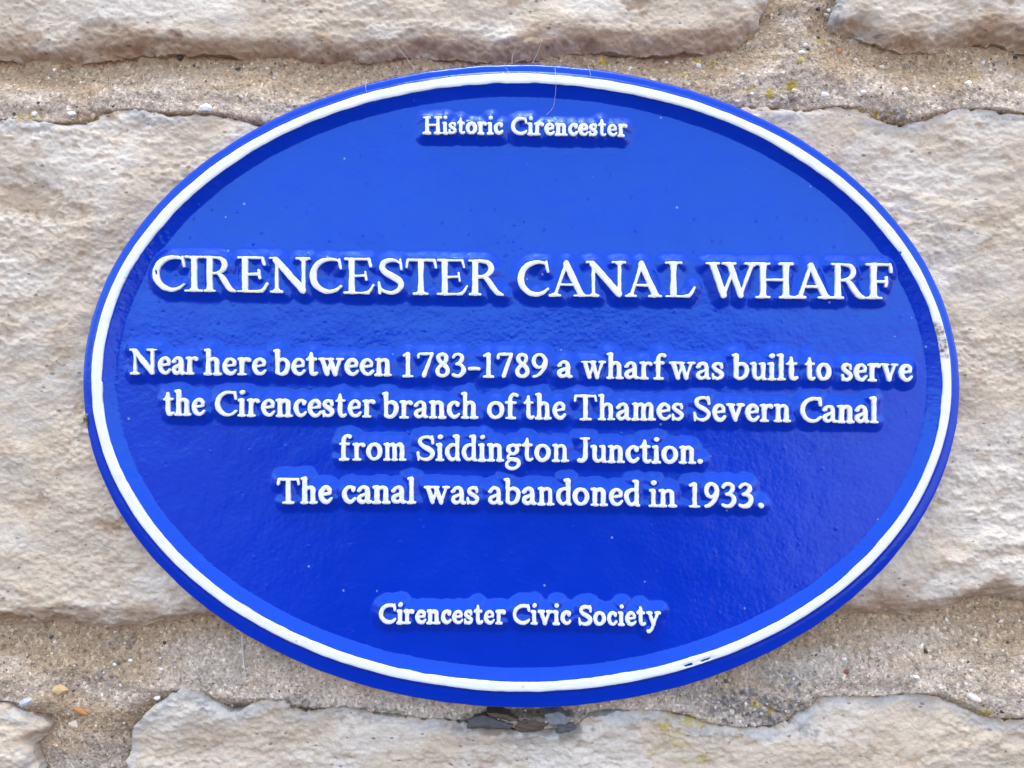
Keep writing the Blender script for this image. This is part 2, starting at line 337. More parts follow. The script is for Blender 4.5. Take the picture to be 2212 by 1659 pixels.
def glyph_extent(ch):
    xs0, xs1 = [], []
    for k, p in G[ch]:
        P = _cr(p) if k == 'c' else np.array(p)
        xs0.append((P[:, 0]-P[:, 2]*.09).min()); xs1.append((P[:, 0]+P[:, 2]*.09).max())
    return min(xs0), max(xs1)
def layout(word, xa, xb, gap):
    """left and right picture x of each letter so that the word runs from xa to xb"""
    ext = [glyph_extent(c) for c in word]
    tot = sum(e[1]-e[0] for e in ext) + gap*(len(word)-1)
    s = (xb-xa)/tot; x = xa; out = []
    for e in ext:
        out.append((x, x+(e[1]-e[0])*s)); x += (e[1]-e[0]+gap)*s
    return out
def letter_field(F, X0, Y0, st, ch, xa, xb, base, cap, stemw, con=1.0, mar=10):
    """min the distance field of one letter into F (grid origin X0,Y0, step st)"""
    e0, e1 = glyph_extent(ch)
    # widths of strokes are absolute, so fit the skeleton between the two edges
    segs = []
    for k, p in G[ch]:
        P = _cr(p) if k == 'c' else np.array(p, float)
        segs.append(P)
    # keep ink edges on xa/xb: solve x = ax*gx + bx so that extreme ink matches
    gl, gr = 1e9, -1e9
    for P in segs:
        i = np.argmin(P[:, 0]-P[:, 2]*.09); j = np.argmax(P[:, 0]+P[:, 2]*.09)
        if P[i, 0]-P[i, 2]*.09 < gl: gl = P[i, 0]-P[i, 2]*.09; li = (P[i, 0], P[i, 2])
        if P[j, 0]+P[j, 2]*.09 > gr: gr = P[j, 0]+P[j, 2]*.09; ri = (P[j, 0], P[j, 2])
    xl, xr = xa+li[1]*stemw/2, xb-ri[1]*stemw/2
    if abs(ri[0]-li[0]) < .02: ax, bx = cap, (xa+xb)/2-li[0]*cap
    else: ax = (xr-xl)/(ri[0]-li[0]); bx = xl-li[0]*ax
    h, w = F.shape
    k = stemw*.2; low = ch.islower()
    for P in segs:
        wv = P[:, 2] if con >= 1 else (1-con)+con*P[:, 2]
        x = P[:, 0]*ax+bx; r = np.maximum(wv*stemw/2, stemw*.2)
        Y = P[:, 1]*cap
        o = .012*cap                                  # keep round stroke ends on the base line and the top lines
        top = (XH if low and P[:, 1].max() <= XH+.02 else (9 if low and ch == 'i' else (1.04 if low else 1.0)))*cap+o
        if len(P) == 2 or P[:, 1].max()-P[:, 1].min() < .2:
            if P[:, 1].min() >= -.01: Y = np.where(P[:, 1] < .3, np.maximum(Y, r-o), Y)
            Y = np.minimum(Y, top-r)
        else:
            a, b = np.argmin(Y-r), np.argmax(Y+r)
            ya = max(Y[a], r[a]-o) if P[:, 1].min() >= -.01 else Y[a]
            yb = min(Y[b], top-r[b])
            Y = ya+(Y-Y[a])*(yb-ya)/(Y[b]-Y[a])
        y = base(x)-Y
        m = r.max()+mar
        i0 = max(0, int((x.min()-m-X0)/st)); i1 = min(w, int((x.max()+m-X0)/st)+2)
        j0 = max(0, int((y.min()-m-Y0)/st)); j1 = min(h, int((y.max()+m-Y0)/st)+2)
        if i0 >= i1 or j0 >= j1: continue
        gx, gy = np.meshgrid(X0+np.arange(i0, i1)*st, Y0+np.arange(j0, j1)*st)
        d = np.full(gx.shape, 99.0)
        for i in range(len(P)-1):
            dx, dy = x[i+1]-x[i], y[i+1]-y[i]
            t = np.clip(((gx-x[i])*dx+(gy-y[i])*dy)/(dx*dx+dy*dy+1e-9), 0, 1)
            d = np.minimum(d, np.hypot(gx-x[i]-t*dx, gy-y[i]-t*dy)-(r[i]+(r[i+1]-r[i])*t))
        f = F[j0:j1, i0:i1]
        hh = np.clip(.5+.5*(f-d)/k, 0, 1)
        F[j0:j1, i0:i1] = f+(d-f)*hh-k*hh*(1-hh)*.7
# every word: text, left x, right x, baseline y at both ends, cap height, stem width, gap
LINES = [
 ('small line of lettering at the top', [('Historic', 914, 1086.3, 288.6, 290.0, 37.5, 7.8, .035), ('Cirencester', 1104, 1355.2, 290.4, 294.6, 38, 7.8, .04)]),
 ('heading in large capital letters', [('CIRENCESTER', 328.6, 1088.1, 628.0, 638.3, 76.3, 12.1, None), ('CANAL', 1118.4, 1503.4, 639.0, 641.8, 76, 12.1, None), ('WHARF', 1525, 1928.6, 642.6, 645.3, 75.8, 12.1, None)]),
 ('first line of the main text', [('Near', 279.6, 426.6, 808.5, 809, 55, 9.3, .05), ('here', 440.3, 574.3, 809.6, 810.8, 54, 9.3, .05), ('between', 590.5, 845.3, 811, 812, 54, 9.3, .05),
   ('1783-1789', 868.6, 1183.2, 814.4, 816.2, 53, 9.2, None), ('a', 1203.7, 1236.1, 816, 816.4, 53, 9.1, .05), ('wharf', 1255.5, 1439.7, 817.6, 819.5, 54, 9.1, .05), ('was', 1446.7, 1564.6, 819.6, 820.6, 54, 9.1, .05),
   ('built', 1582.8, 1724.2, 820.6, 821.2, 54, 9.1, .05), ('to', 1740.6, 1796.5, 821.6, 822.2, 54, 9.1, .05), ('serve', 1819.2, 1972, 822.8, 824.2, 54, 9.1, .05)]),
 ('second line of the main text', [('the', 351.9, 441.4, 897.4, 898, 53.5, 9.3, .05), ('Cirencester', 463.8, 810.2, 899.2, 902, 54.5, 9.3, .055), ('branch', 825.4, 1031.7, 903.4, 904.2, 54, 9.2, .05), ('of', 1051.9, 1120.7, 905, 905.3, 54, 9.2, .05),
   ('the', 1131.5, 1221.8, 905.5, 906, 54, 9.2, .05), ('Thames', 1240.7, 1478, 907.5, 908.4, 54, 9.2, .05), ('Severn', 1499.2, 1708.5, 910, 911.4, 54, 9.2, .05), ('Canal', 1729.5, 1898, 912.6, 914, 54, 9.2, .05)]),
 ('third line of the main text', [('from', 732.4, 876.7, 994.6, 995.2, 54, 9.1, .05), ('Siddington', 900.9, 1228.6, 995.4, 997.7, 54, 9.1, .05), ('Junction.', 1247.5, 1519.8, 999, 1002, 53.5, 9.1, .05)]),
 ('last line of the main text', [('The', 598.4, 716.8, 1088.5, 1088.3, 55, 10.2, .05), ('canal', 738.4, 897.4, 1087.6, 1088.2, 54.5, 10, .05), ('was', 915.8, 1034.9, 1089, 1089.6, 54.5, 9.3, .05), ('abandoned', 1054.6, 1382.3, 1089.8, 1094, 54.5, 9.3, .05),
   ('in', 1402.5, 1461.9, 1095, 1095.6, 54, 9.3, .05), ('1933.', 1488.8, 1653.8, 1096.4, 1098, 54, 9.4, None)]),
 ('small line of lettering at the bottom', [('Cirencester', 817.8, 1092, 1348.2, 1349.4, 42.5, 8.6, .05), ('Civic', 1107, 1233.5, 1349.5, 1350.6, 42.5, 8.1, .05), ('Society', 1250.4, 1427.2, 1351.8, 1352.8, 42.5, 8.1, .05)]),
]
FIXED = {
 'CIRENCESTER': [(328.6,399.2),(397.5,437),(438,509.6),(510.6,578.4),(580.4,669.4),(668.6,738.2),(742,808.3),(815.8,872),(875.8,943.3),(942.5,1010.9),(1010.9,1088.6)],
 'CANAL': [(1118.4,1186),(1186,1270.9),(1265.8,1352.5),(1350.7,1431.1),(1437,1503.4)],
 'WHARF': [(1525,1640),(1633.3,1714.8),(1715.6,1799.7),(1796.4,1870.6),(1871.1,1928.6)],
 '1783-1789': [(813.3+a*.26962, 813.3+b*.26962) for a, b in [(210,292),(328,455),(470,587),(605,714),(735,830),(855,940),(968,1092),(1112,1227),(1243,1372)]],
 '1933.': [(1084.4+a*.26962, 1084.4+b*.26962) for a, b in [(1503,1590),(1622,1742),(1765,1880),(1900,2018),(2045,2112)]],
}
def word_letters(wd):
    text, xa, xb, ya, yb, cap, sw, gap = wd
    base = lambda x: ya+(yb-ya)*(x-xa)/(xb-xa)
    ex = FIXED[text] if text in FIXED else layout(text, xa, xb, gap)
    con = 1.0 if cap > 70 else (.72 if cap > 45 else .62)
    return [(c, a, b, base, cap, sw, con) for c, (a, b) in zip(text, ex)]
# ------------------------------------------------------------------ pavement in front of the wall
GZ = -1.75
M_GROUND = mat_attr('reflection_ground', .9)
def build_ground():
    xs = np.concatenate([np.linspace(-60, -4, 15), np.linspace(-3.5, 3.5, 15), np.linspace(4, 60, 15)])
    ys = -np.concatenate([np.linspace(-.9, 4, 12), np.linspace(5, 60, 20)])
    gx, gy = np.meshgrid(xs, ys)
    gz = GZ+np.clip(-gy-3.5, 0, None)*.075+fbm(gx, gy, 2.5, 2.5, 3, 91)*.012
    V = np.stack([gx.ravel(), gy.ravel(), gz.ravel()], -1)
    h, w_ = gx.shape; i = np.arange(h*w_).reshape(h, w_)
    q = np.stack([i[:-1, :-1], i[1:, :-1], i[1:, 1:], i[:-1, 1:]], -1).reshape(-1, 4)
    o = link('pavement', mesh_from('pavement', V, [q], True, mixc(np.ones((len(V), 3))*np.array([.055, .05, .05]), (.90, .50, .45), sstep(-.5, 1.0, V[:, 0]+.28*V[:, 1])*sstep(-3.4, -4.4, V[:, 1])+.35*sstep(.3, -1.0, V[:, 0]-.22*V[:, 1])*sstep(-4, -5.5, V[:, 1]))), M_GROUND)  # pale pink patches added out of view to tint the plaque's reflections purple
    o['kind'] = 'structure'; o['label'] = 'unseen pavement with pale patches added to tint the plaque reflections'
    # unseen dark wedge, added so the lower plaque reflects dark; widens away from wall
    a = np.linspace(0, 1, 9); d = np.concatenate([np.linspace(-.2, 4, 10), np.linspace(5, 58, 24)])
    xl = -.35-np.clip(d, 0, None)*.27; xr = .30+np.clip(d, 0, None)*.33
    gx = xl[:, None]+(xr-xl)[:, None]*a[None]; gy = -np.repeat(d[:, None], 9, 1)
    gz = GZ+np.clip(-gy-3.5, 0, None)*.075+.03
    V = np.stack([gx.ravel(), gy.ravel(), gz.ravel()], -1); i = np.arange(gx.size).reshape(gx.shape)
    q = np.stack([i[:-1, :-1], i[1:, :-1], i[1:, 1:], i[:-1, 1:]], -1).reshape(-1, 4)
    o = link('reflection_wedge', mesh_from('reflection_wedge', V, [q]), mat_plain('wedge_dark', (.040, .040, .042), .85, .35, 60, .004))
    o['kind'] = 'structure'; o['label'] = 'unseen dark ground wedge added to darken the plaque reflections'
build_ground()
# ------------------------------------------------------------------ stone wall
SW = (DIST+48)/DIST                               # the wall face lies 12 mm behind the front of the plaque
T0 = -48.0
OUT = (1125.9, 834.0, 950.2, 698.0)              # outer edge of the plaque
S1 = [(-420,-210),(-200,-225),(600,-215),(1200,-228),(1600,-212),(1672,-150),(1660,-60),(1667,0),(1655,22),(1642,58),(1600,90),(1540,101),(1475,104),(1400,110),(1300,104),(1237,100),(1200,113),(1137,119),(1070,122),(1000,121),(900,111),(870,111),(800,122),(737,123),(640,118),(560,114),(500,112),(400,107),(300,108),(250,114),(200,120),(150,127),(100,127),(50,122),(0,116),(-150,120),(-380,112),(-440,20)]
S2 = [(1830,-200),(2300,-215),(2880,-205),(2900,30),(2880,95),(2600,108),(2400,96),(2260,104),(2212,100),(2158,84),(2108,85),(2058,97),(2008,102),(1941,102),(1891,84),(1860,64),(1835,65),(1812,60),(1797,45),(1799,28),(1813,0),(1820,-100)]
S3 = [(-480,262),(-300,245),(-100,262),(0,253),(50,257),(95,263),(120,267),(167,262),(190,256),(207,248),(240,236),(283,232),(317,237),(350,243),(377,245),(400,242),(427,240),(467,245),(517,258),(560,268),(700,262),(950,250),(1090,258),(1112,330),(1100,700),(1116,1100),(1100,1310),(1060,1338),(800,1345),(600,1338),(433,1336),(383,1344),(300,1357),(200,1363),(150,1358),(100,1351),(0,1354),(-200,1348),(-470,1352),(-500,1250),(-490,700),(-505,320)]
S4 = [(1180,270),(1300,240),(1500,236),(1605,230),(1661,230),(1700,236),(1725,237),(1775,233),(1808,226),(1851,230),(1870,236),(1891,246),(1935,262),(1960,263),(1991,258),(2035,243),(2075,232),(2125,233),(2175,242),(2212,247),(2400,238),(2650,250),(2830,244),(2860,400),(2845,800),(2862,1200),(2830,1312),(2600,1318),(2400,1304),(2280,1312),(2212,1306),(2158,1297),(2108,1306),(2058,1322),(2008,1332),(1908,1336),(1791,1338),(1600,1345),(1300,1340),(1200,1330),(1175,1250),(1188,800),(1172,420)]
S5 = [(-520,1520),(-300,1508),(-80,1520),(0,1523),(30,1536),(67,1552),(90,1564),(97,1578),(94,1590),(78,1600),(64,1614),(72,1636),(80,1660),(88,1720),(80,1860),(40,1900),(-250,1895),(-510,1890),(-540,1700)]
S6 = [(266,1680),(268,1650),(272,1626),(280,1589),(297,1559),(320,1533),(350,1513),(370,1500),(393,1490),(427,1499),(460,1516),(480,1536),(497,1543),(512,1542),(533,1526),(553,1513),(580,1508),(610,1511),(627,1528),(650,1541),(683,1537),(710,1531),(737,1520),(804,1545),(871,1552),(944,1556),(1004,1564),(1104,1580),(1171,1580),(1237,1572),(1271,1549),(1337,1540),(1404,1534),(1470,1548),(1541,1570),(1658,1576),(1708,1563),(1735,1547),(1758,1529),(1775,1515),(1808,1505),(1908,1512),(1975,1500),(2001,1491),(2020,1505),(2075,1528),(2125,1547),(2175,1564),(2240,1556),(2420,1530),(2650,1520),(2800,1530),(2830,1700),(2800,1890),(2200,1905),(1500,1895),(900,1905),(360,1898),(282,1850),(270,1760)]
def rnd_box(x0, x1, y0, y1, sd):
    rg = random.Random(sd); p = []
    nx = max(3, int((x1-x0)/140)); ny = max(2, int((y1-y0)/140))
    j = lambda a=16: rg.uniform(-a, a)
    for k in range(nx): p.append((x0+45+(x1-x0-90)*k/(nx-1), y0+j()))
    for k in range(1, ny): p.append((x1+j(), y0+(y1-y0)*k/ny))
    for k in range(nx): p.append((x1-45-(x1-x0-90)*k/(nx-1), y1+j()))
    for k in range(1, ny): p.append((x0+j(), y1-(y1-y0)*k/ny))
    return p
FAR = [rnd_box(*b) for b in [(-2100,-560,-240,110,1),(3020,4200,-215,100,2),(-1700,-640,255,780,3),(-1850,-640,900,1345,4),(2980,4100,250,1310,5),(-2000,-660,1515,1900,6),(2950,4250,1525,1890,7),
       (-1500,-300,-880,-350,8),(-170,1050,-860,-345,9),(1190,2350,-900,-350,10),(2480,3700,-870,-345,11),(-1650,-120,2030,2560,12),(20,1300,2030,2540,13),(1430,2500,2020,2560,14),(2640,3900,2030,2560,15)]]
STONES = [S1, S2, S3, S4, S5, S6]
wall = empty('stone_wall', 'weathered cream limestone wall with sandy mortar joints behind the blue oval plaque', 'stone wall', (0, .0, GZ))
WINV = (0, 0, -GZ)
def into_wall(o): o.location = WINV; return o
# brown stains and hollows seen on the stones: x, y, rx, ry, strength
STAIN = [(63,430,80,48,.8),(110,455,50,30,.6),(200,520,50,20,.3),(207,383,45,15,.35),(347,267,50,10,.3),(200,50,45,20,.45),(243,58,12,10,.8),(1377,6,32,22,1.0),(1400,50,40,22,.3),(370,85,80,10,.45),(30,80,60,22,.35),
         (235,1130,45,14,.8),(60,1090,50,20,.55),(320,1140,22,10,.5),(40,1485,30,14,.5),(20,1345,45,16,.9),(365,1160,20,30,.3),(30,1480,24,10,.5),(2040,560,40,14,.35),(2120,620,60,26,.4),(2095,600,40,18,.35),(2150,470,40,40,.3),(2010,1060,55,30,.2),
         (2060,1240,60,12,.35),(2190,1190,60,12,.6),(2030,1030,40,60,.25),(2150,1200,50,14,.5),(430,1590,60,30,.45),(430,1620,40,22,.3),(2060,700,40,24,.2),(1900,520,50,14,.3),(2110,850,40,14,.25),(1000,1610,90,14,.3),(1330,1590,40,10,.3),
         (600,1600,50,16,.3),(1900,1590,80,16,.25),(2050,1600,60,12,.3),(1780,1640,80,12,.3),(120,640,50,16,.3),(260,700,40,20,.25),(200,860,50,24,.25),(90,960,50,24,.3),(1620,60,20,14,.4),(1540,75,36,12,.45)]
GREY = [(1700,212,38,20,.9),(1690,225,24,12,.7),(1940,244,24,16,.9),(1615,222,40,10,.6),(1660,1535,75,34,1.0),(1600,1525,80,34,.9),(1540,1505,60,20,.6),(1750,1580,26,22,.7),(1700,1480,60,30,.5),(250,1440,16,10,.7),(215,1470,20,16,.5),(245,1405,45,14,.35),(640,1520,50,22,.65),(780,1540,70,20,.5),(430,1500,40,10,.4),(1480,1490,60,18,.5),(1800,1500,40,16,.45),(1560,1590,70,20,.45),(740,1530,50,14,.4),(1000,1560,60,14,.5),(20,255,30,6,.5),(1812,40,14,30,.7),(1855,70,40,10,.4)]
YEL = [(1716,182,11,12,1.),(1698,188,10,8,.7),(1670,198,10,9,.9),(1634,204,9,9,.9),(1626,190,13,8,.5),(1830,163,10,8,.8),(1820,172,10,8,.4),(1690,110,12,9,.5),(1515,113,8,9,.7),(1735,122,12,9,.6),(1550,125,9,8,.6),(1785,77,12,9,.7),(2120,160,13,10,.6),(1900,206,9,8,.8),(1930,235,8,9,.7),(1860,238,8,7,.7),(1893,243,10,9,.8),(1303,120,10,9,.9),(1280,131,9,6,.7),(1480,152,16,8,.4),(2020,224,14,7,.4),
       (75,247,26,7,.8),(40,249,22,6,.7),(195,251,10,5,.9),(240,246,12,6,.4),(260,226,10,5,.5),(1445,1570,26,26,.75),(1470,1600,22,22,.5),(1420,1610,26,16,.45),(1398,1632,16,12,.5),(1485,1645,12,10,.7),(1520,1640,14,12,.6),(1490,1560,12,12,.7),(1520,1565,26,8,.6),(1660,1540,22,12,.8),(1625,1520,14,8,.6),(1600,1590,10,16,.7),(2130,1541,30,8,.8),(2180,1555,20,10,.6),(1540,1500,10,6,.6),(1695,1468,10,7,.5),(680,1545,12,8,.4),(1520,1632,12,8,.5),(1100,1545,60,8,.5),(1390,1492,10,10,.4),(1490,1680,16,10,.6)]
def blobs(x, y, L_, seed, rough=.9):
    r = np.zeros(x.shape)
    nz = fbm(x, y, 16, 13, 4, seed)
    for (cx, cy, rx, ry, s) in L_:
        m = (np.abs(x-cx) < rx*2.4) & (np.abs(y-cy) < ry*2.4)
        if not m.any(): continue
        d = np.hypot((x[m]-cx)/rx, (y[m]-cy)/ry)+nz[m]*rough*.55
        r[m] = np.maximum(r[m], s*sstep(1.25, .45, d))
    return r
def soften(a, n):
    for _ in range(n):
        a = np.pad(a, 1, mode='edge'); a = (a[:-2]+2*a[1:-1]+a[2:])/4; a = (a[:, :-2]+2*a[:, 1:-1]+a[:, 2:])/4
    return a
def stone_mesh(pts, seed, step):
    P = np.array(pts); x0, y0 = P.min(0)-30; x1, y1 = P.max(0)+30
    X, Y = grid(x0, x1, y0, y1, step)
    F0 = poly_sd(X, Y, pts)
    F = F0+fbm(X, Y, 19, 15, 4, seed+3, .62)*5
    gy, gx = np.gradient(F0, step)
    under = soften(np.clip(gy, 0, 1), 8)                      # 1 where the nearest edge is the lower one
    e = np.clip(-F, 0, None)
    big = fbm(X, Y, 330, 210, 4, seed)
    lay = fbm(X+Y*.25, Y, 62, 32, 5, seed+11, .58)
    pit = fbm(X, Y, 26, 17, 4, seed+23, .6)
    fine = fbm(X, Y, 8, 6, 3, seed+31, .6)
    ridge = 1-np.abs(fbm(X, Y, 90, 46, 4, seed+41, .55))
    rough = .35+.95*sstep(-.55, .55, fbm(X, Y, 240, 130, 3, seed+97))
    z = T0-4+big*12+lay*2.7*rough+pit*1.8*rough+fine*1.9*(.5+.5*rough)+(ridge-.7)*7*sstep(-.1, .6, fbm(X, Y, 260, 170, 2, seed+47))
    z -= 4.5*sstep(.55, .95, fbm(X, Y, 34, 24, 3, seed+53))*sstep(-.2, .4, big)
    wd = 13+34*under
    dr = 10*(.2+1.1*sstep(-.6, .6, fbm(X, Y, 60, 60, 3, seed+95)))+20*under
    z -= dr*(1-np.clip(e/wd, 0, 1))**2.1
    st = blobs(X, Y, STAIN, 71)
    z -= st*4.0
    plq = ellipse_sd(X*SW+CX*(1-SW), Y*SW+CY*(1-SW), *OUT)
    z = np.where(plq < 12, np.minimum(z, -51.5+.4*fine), z)
    # colours of the stone itself
    a = fbm(X, Y, 210, 120, 5, seed+61); b = fbm(X, Y, 62, 38, 5, seed+67, .6); c = fbm(X, Y, 20, 14, 4, seed+73, .6)
    col = np.ones(X.shape+(3,))*np.array([.58, .487, .355])
    col = mixc(col, (.67, .605, .49), sstep(-.25, .65, a+.35*b))
    col = mixc(col, (.60, .56, .475), sstep(.25, .8, fbm(X, Y, 130, 90, 4, seed+79))*.55)
    col = mixc(col, (.40, .275, .165), sstep(.28, .95, b*.75+c*.55-.15*a)*.62)
    col = mixc(col, (.30, .195, .11), st*.75)
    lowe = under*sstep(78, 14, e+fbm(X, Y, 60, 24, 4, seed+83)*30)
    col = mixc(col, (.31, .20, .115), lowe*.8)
    upe = (1-under)*sstep(34, 4, e+fbm(X, Y, 50, 30, 3, seed+85)*14)
    col = mixc(col, (.40, .41, .40), upe*.6)
    smear = sstep(.15, .55, fbm(X, Y, 46, 26, 4, seed+91)+.9*np.clip(1-e/20, 0, 1)-.45)*sstep(34, 6, e)
    col = mixc(col, (.47, .385, .28), smear*.8); 
    col = mixc(col, (.20, .20, .20), blobs(X, Y, GREY, 83, 1.2)*sstep(-.7, .2, fbm(X, Y, 7, 6, 3, 5))*.85)
    col = mixc(col, (.42, .31, .03), blobs(X, Y, YEL, 89, 1.5)*sstep(-.35, .15, fbm(X, Y, 9, 8, 3, 9))*.95)
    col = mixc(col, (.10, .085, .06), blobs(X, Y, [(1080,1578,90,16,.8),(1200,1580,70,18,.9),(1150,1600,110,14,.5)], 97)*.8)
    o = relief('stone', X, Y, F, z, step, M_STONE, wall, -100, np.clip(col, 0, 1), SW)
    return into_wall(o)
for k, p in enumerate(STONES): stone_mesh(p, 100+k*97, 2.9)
for k, p in enumerate(FAR): stone_mesh(p, 1300+k*97, 9.0)
# mortar: recessed under the stone above, brought forward over the stone below
def mortar_mesh():
    def build(x0, x1, y0, y1, step, polys, hole=None):
        X, Y = grid(x0, x1, y0, y1, step)
        mf = np.full(X.shape, 1e9)
        for p in polys:
            P = np.array(p); a, b = P.min(0)-260, P.max(0)+260
            i = np.nonzero((X[0] > a[0]) & (X[0] < b[0]))[0]; j = np.nonzero((Y[:, 0] > a[1]) & (Y[:, 0] < b[1]))[0]
            if len(i) == 0 or len(j) == 0: continue
            s = np.s_[j[0]:j[-1]+1, i[0]:i[-1]+1]
            mf[s] = np.minimum(mf[s], poly_sd(X[s], Y[s], p))
        h = X.shape[0]
        du = np.full(X.shape, 300.0); dd = np.full(X.shape, 300.0)
        for j in range(1, h): du[j] = np.where(mf[j] < 0, 0, np.minimum(du[j-1]+step, 300))
        for j in range(h-2, -1, -1): dd[j] = np.where(mf[j] < 0, 0, np.minimum(dd[j+1]+step, 300))
        du[0] = np.where(mf[0] < 0, 0, du[0])
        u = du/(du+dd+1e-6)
        k = 3 if step < 5 else 1
        for _ in range(60):                             # soften sideways steps
            u[:, k:-k] = (u[:, :-2*k]+u[:, k:-k]*2+u[:, 2*k:])/4
        z = -86+32*sstep(.02, .75, u)+fbm(X, Y, 120, 50, 3, 7)*5+fbm(X, Y, 26, 22, 4, 8)*2.0+fbm(X, Y, 7, 7, 3, 9, .7)*1.5
        z += 5*fbm(X, Y, 70, 40, 3, 177)*sstep(40, 0, dd)+1.5*sstep(16, 0, dd)*sstep(-.2, .5, fbm(X, Y, 40, 40, 2, 77))
        z -= 34*sstep(190, 60, np.abs(X-1150))*sstep(1556, 1543, Y)*(Y > 1400)
        gr = blobs(X, Y, GREY, 83, 1.2)
        z += gr*9*(fbm(X, Y, 9, 8, 3, 19)+.3)
        plq = ellipse_sd(X*SW+CX*(1-SW), Y*SW+CY*(1-SW), *OUT)
        z = np.where(plq < 10, np.minimum(z, -52), z)
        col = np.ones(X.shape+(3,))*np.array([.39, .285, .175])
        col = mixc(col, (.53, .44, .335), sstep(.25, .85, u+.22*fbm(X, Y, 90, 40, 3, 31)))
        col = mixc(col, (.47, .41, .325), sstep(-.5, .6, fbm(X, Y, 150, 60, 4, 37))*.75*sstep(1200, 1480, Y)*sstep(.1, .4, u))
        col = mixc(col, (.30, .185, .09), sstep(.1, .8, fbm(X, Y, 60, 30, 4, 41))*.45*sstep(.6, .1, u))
        col = mixc(col, (.17, .165, .165), gr*sstep(-.6, .3, fbm(X, Y, 7, 6, 3, 5))*.8)
        col = mixc(col, (.36, .37, .38), gr*sstep(.35, .8, fbm(X, Y, 9, 8, 3, 6))*.7)
        col = mixc(col, (.44, .32, .03), blobs(X, Y, YEL, 89, 1.5)*sstep(-.5, .1, fbm(X, Y, 9, 8, 3, 9))*.95)
        col = mixc(col, (.09, .075, .06), blobs(X, Y, [(1030,1560,70,14,.8),(1180,1560,60,12,.9),(1110,1552,120,10,.9)], 97)*.8)  # shade of the recess under the plaque, painted into the mortar colour
        F = -mf-12
        if hole is not None:
            hx0, hx1, hy0, hy1 = hole
            F = np.maximum(F, np.minimum(np.minimum(X-hx0, hx1-X), np.minimum(Y-hy0, hy1-Y)))
        return X, Y, F, z, col
    near = (-470, 2680, -260, 1960)
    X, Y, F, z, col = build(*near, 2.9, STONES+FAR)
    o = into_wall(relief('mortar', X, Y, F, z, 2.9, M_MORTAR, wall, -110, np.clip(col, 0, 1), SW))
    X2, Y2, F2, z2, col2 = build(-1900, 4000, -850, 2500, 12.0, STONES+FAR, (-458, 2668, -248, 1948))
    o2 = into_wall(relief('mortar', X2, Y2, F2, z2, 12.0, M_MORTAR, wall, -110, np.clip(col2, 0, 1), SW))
    return o, (X, Y, F, z)
mortar, (MX, MY, MF, MZ) = mortar_mesh()
def mortar_z(x, y):
    i = int((x-MX[0, 0])/2.9); j = int((y-MY[0, 0])/2.9)
    return MZ[min(max(j, 0), MZ.shape[0]-1), min(max(i, 0), MZ.shape[1]-1)]
def box_mesh(name, x0, x1, y0, y1, z0, z1):
    V = np.array([(x, y, z) for x in (x0, x1) for y in (y0, y1) for z in (z0, z1)])
    q = np.array([(0,1,3,2),(4,6,7,5),(0,4,5,1),(2,3,7,6),(0,2,6,4),(1,5,7,3)])
    return mesh_from(name, V, [q], False)
core = into_wall(link('core', box_mesh('core', -4, 4, .0262, .45, GZ-.1, 1.25), M_CORE, wall))
# loose grit bedded in the mortar
OCT = np.array([(1,0,0),(-1,0,0),(0,1,0),(0,-1,0),(0,0,1),(0,0,-1)], float)
OCF = np.array([(0,2,4),(2,1,4),(1,3,4),(3,0,4),(2,0,5),(1,2,5),(3,1,5),(0,3,5)])
def sub_oct():
    V = OCT.copy(); Fc = OCF
    vs = [tuple(v) for v in V]; cache = {}; out = []
    def mid(a, b):
        k = (min(a, b), max(a, b))
        if k not in cache:
            m = (np.array(vs[a])+np.array(vs[b])); m /= np.linalg.norm(m); vs.append(tuple(m)); cache[k] = len(vs)-1
        return cache[k]
    for a, b, c in Fc:
        ab, bc, ca = mid(a, b), mid(b, c), mid(c, a)
        out += [(a, ab, ca), (ab, b, bc), (ca, bc, c), (ab, bc, ca)]
    return np.array(vs), np.array(out)
BV, BF = sub_oct()
def grit():
    rg = np.random.default_rng(4); Vs, Fs, Cs = [], [], []; n = 0; k = 0
    pal = [(.70,.68,.62),(.62,.52,.40),(.55,.42,.26),(.10,.09,.085),(.07,.06,.055),(.42,.24,.11),(.66,.62,.55),(.36,.33,.30)]
    wts = [.27,.16,.11,.16,.08,.04,.14,.04]
    while k < 11000:
        x, y = rg.uniform(-60, 2270), rg.uniform(-60, 1720)
        i = int((x-MX[0, 0])/2.9); j = int((y-MY[0, 0])/2.9)
        k += 1
        if MF[j, i] > -6 - 12: continue
        r = float(np.clip(rg.lognormal(math.log(1.6), .42), .9, 4.6))
        a, b = rg.uniform(.7, 1.3, 2)
        t = rg.uniform(0, 6.28); ct, sn = math.cos(t), math.sin(t)
        v = BV*np.array([a, b, .8])*r*(1+rg.uniform(-.15, .15, (len(BV), 1)))
        v = np.stack([v[:, 0]*ct-v[:, 1]*sn, v[:, 0]*sn+v[:, 1]*ct, v[:, 2]], -1)
        x_, y_ = CX+(x-CX)*SW, CY+(y-CY)*SW
        Vs.append(world_pts(x_+v[:, 0], y_+v[:, 1], MZ[j, i]-.05*r+v[:, 2])); Fs.append(BF+n); n += len(BV)
        c = np.array(pal[rg.choice(8, p=wts)])*rg.uniform(.8, 1.15); Cs.append(np.tile(np.clip(c, 0, 1), (len(BV), 1)))
    me = mesh_from('grit', np.concatenate(Vs), [np.concatenate(Fs)], True, np.concatenate(Cs))
    o = link('grit', me, M_GRAIN, mortar); o['kind'] = 'stuff'; o['label'] = 'pale and dark sand grains bedded in the mortar'
grit()
